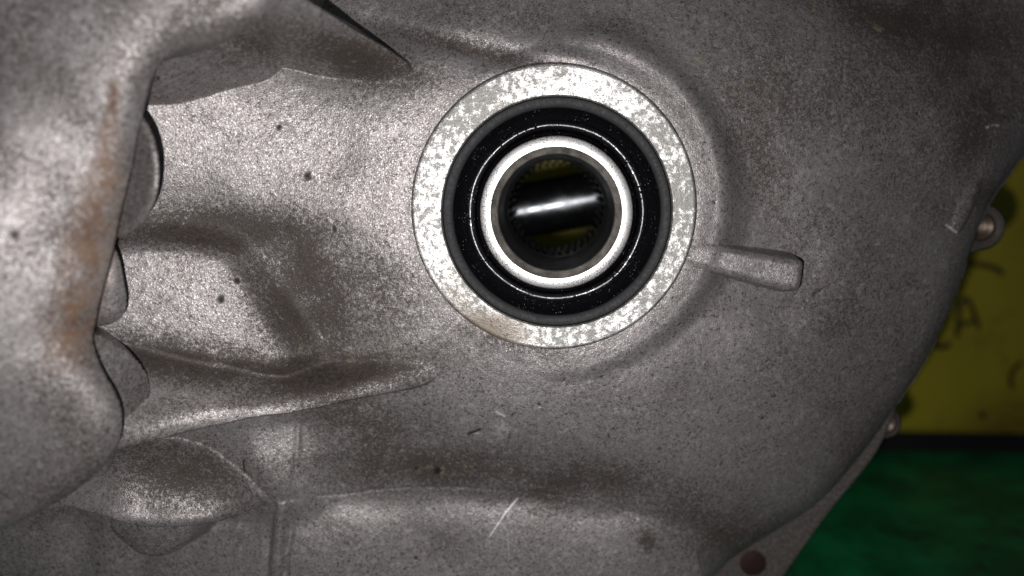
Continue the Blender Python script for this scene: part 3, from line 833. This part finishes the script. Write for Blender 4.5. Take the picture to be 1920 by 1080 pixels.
# ------------------------------------------------------------------ differential cross pin seen through the bore
def cross_pin():
    c = CAM+ray(1041, 384)*((92-CAM[1])/ray(1041, 384)[1])
    tilt = math.radians(10.5); r = 10.2; L = 33
    seg = 72; V, Fc = [], []
    ys = [(-L, r*.86), (-L+1.2, r)]+[(t, r) for t in np.linspace(-L+4, L-4, 9)]+[(L-1.2, r), (L, r*.86)]
    for (s_, rr) in ys:
        for i in range(seg):
            a = 2*math.pi*i/seg
            lx, ly, lz = s_, rr*math.cos(a), rr*math.sin(a)
            V.append((c[0]+lx*math.cos(tilt)-lz*math.sin(tilt), c[1]+ly, c[2]+lx*math.sin(tilt)+lz*math.cos(tilt)))
    for k in range(len(ys)-1):
        for i in range(seg):
            j = (i+1) % seg; Fc.append((k*seg+i, k*seg+j, (k+1)*seg+j, (k+1)*seg+i))
    Fc.append(tuple(range(seg))); Fc.append(tuple((len(ys)-1)*seg+i for i in range(seg)))
    o = sharp(mesh_obj('cross_pin', V, Fc, 'pin', None, True, tuple(c)), 50)
    o['label'] = 'polished dark steel pin crossing behind the splined bore'; o['category'] = 'pin'
cross_pin()
# carrier drum round the pin: keeps the inside dark, open at the far end
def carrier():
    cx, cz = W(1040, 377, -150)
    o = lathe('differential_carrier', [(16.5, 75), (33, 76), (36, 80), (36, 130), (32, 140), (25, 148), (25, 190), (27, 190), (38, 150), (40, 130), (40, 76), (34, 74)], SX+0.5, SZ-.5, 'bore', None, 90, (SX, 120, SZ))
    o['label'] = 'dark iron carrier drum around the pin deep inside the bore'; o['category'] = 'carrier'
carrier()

# ------------------------------------------------------------------ yellow box behind, with handwriting
YP = 282.0
def yellow_box():
    root = empty('yellow_box', (60, YP+60, 0), 'yellow painted metal box with black handwriting, standing behind the casing', 'box')
    o3 = (60, YP+60, 0)
    x0, x1, z0, z1 = -160, 330, 13.5, 330
    nx_, nz_ = 120, 80
    V, Fc = [], []
    for j in range(nz_+1):
        for i in range(nx_+1):
            x = x0+(x1-x0)*i/nx_; z = z0+(z1-z0)*j/nz_
            y = YP+0.7*math.sin(x*.021+1)*math.sin(z*.03)
            if j == 0: y += 1.2
            V.append((x, y, z))
    for j in range(nz_):
        for i in range(nx_):
            a = j*(nx_+1)+i; Fc.append((a, a+1, a+nx_+2, a+nx_+1))
    b = len(V)
    V += [(x0, YP+120, z0), (x1, YP+120, z0), (x1, YP+120, z1), (x0, YP+120, z1)]
    c00, c10, c11, c01 = 0, nx_, (nz_+1)*(nx_+1)-1, nz_*(nx_+1)
    Fc += [(b, b+1, b+2, b+3), (c10, c11, b+2, b+1), (c00, b, b+3, c01), (c01, b+3, b+2, c11), (c00, c10, b+1, b)]
    pnl = mesh_obj('panel', V, Fc, 'yellow', root, False, o3)
    at = pnl.data.attributes.new('rust', 'FLOAT', 'POINT'); vals = []
    for (x, y, z) in V:
        px, py = to_px(x, y, z)
        vals.append(min(1, math.exp(-(((px-1900)/70)**2+((py-790)/40)**2))+.6*math.exp(-(((px-1840)/12)**2+((py-778)/12)**2))))
    at.data.foreach_set('value', vals)
    ex = [(x0+3, YP+4), (x1-3, YP+4), (x1-3, YP+116), (x0+3, YP+116)]
    Vb = [(x, y, 0) for x, y in ex]+[(x, y, 13.3) for x, y in ex]
    Fb = [(0, 1, 2, 3), (4, 5, 6, 7)]+[(i, (i+1) % 4, 4+(i+1) % 4, 4+i) for i in range(4)]
    mesh_obj('base', Vb, Fb, 'black', root, False, o3)  # plain black block below the yellow panel
    # marker strokes: thin raised ribbons of ink
    def stroke(name, pix, w):
        P = [np.array(q) for q in chaikin([W(px, py, -YP) for px, py in pix], 2, closed=False)] if len(pix) > 2 else [np.array(W(*p, -YP)) for p in pix]
        V, Fc = [], []
        for i, p in enumerate(P):
            t = P[min(i+1, len(P)-1)]-P[max(i-1, 0)]; t = t/np.hypot(*t); nn = np.array([-t[1], t[0]])
            ww = w*(0.7 if i in (0, len(P)-1) else 1)*(1+.12*math.sin(i*2.3))
            for s_ in (1, -1):
                q2 = p+nn*ww*s_
                for dy in (-.25, .9): V.append((q2[0], YP-.75+dy, q2[1]))
        for i in range(len(P)-1):
            a, b2 = i*4, i*4+4
            Fc += [(a, a+2, b2+2, b2), (a, b2, b2+1, a+1), (a+2, a+3, b2+3, b2+2)]
        return mesh_obj(name, V, Fc, 'ink', root, False, o3)
    stroke('letter_stroke', [(1792,650),(1795,605),(1800,572),(1808,556),(1818,566),(1829,598),(1838,626)], 1.15)
    stroke('letter_stroke', [(1792,615),(1810,606),(1830,598)], 1.15)
    stroke('letter_stroke', [(1750,600),(1746,630),(1756,650),(1770,652),(1786,634)], 1.5)
    stroke('marker_line', [(1800,492),(1840,496),(1870,503),(1886,522)], 1.3)
    stroke('marker_line', [(1925,672),(1900,690),(1892,714),(1904,736)], 1.0)
    stroke('marker_line', [(1838,772),(1845,782)], 1.8)
yellow_box()
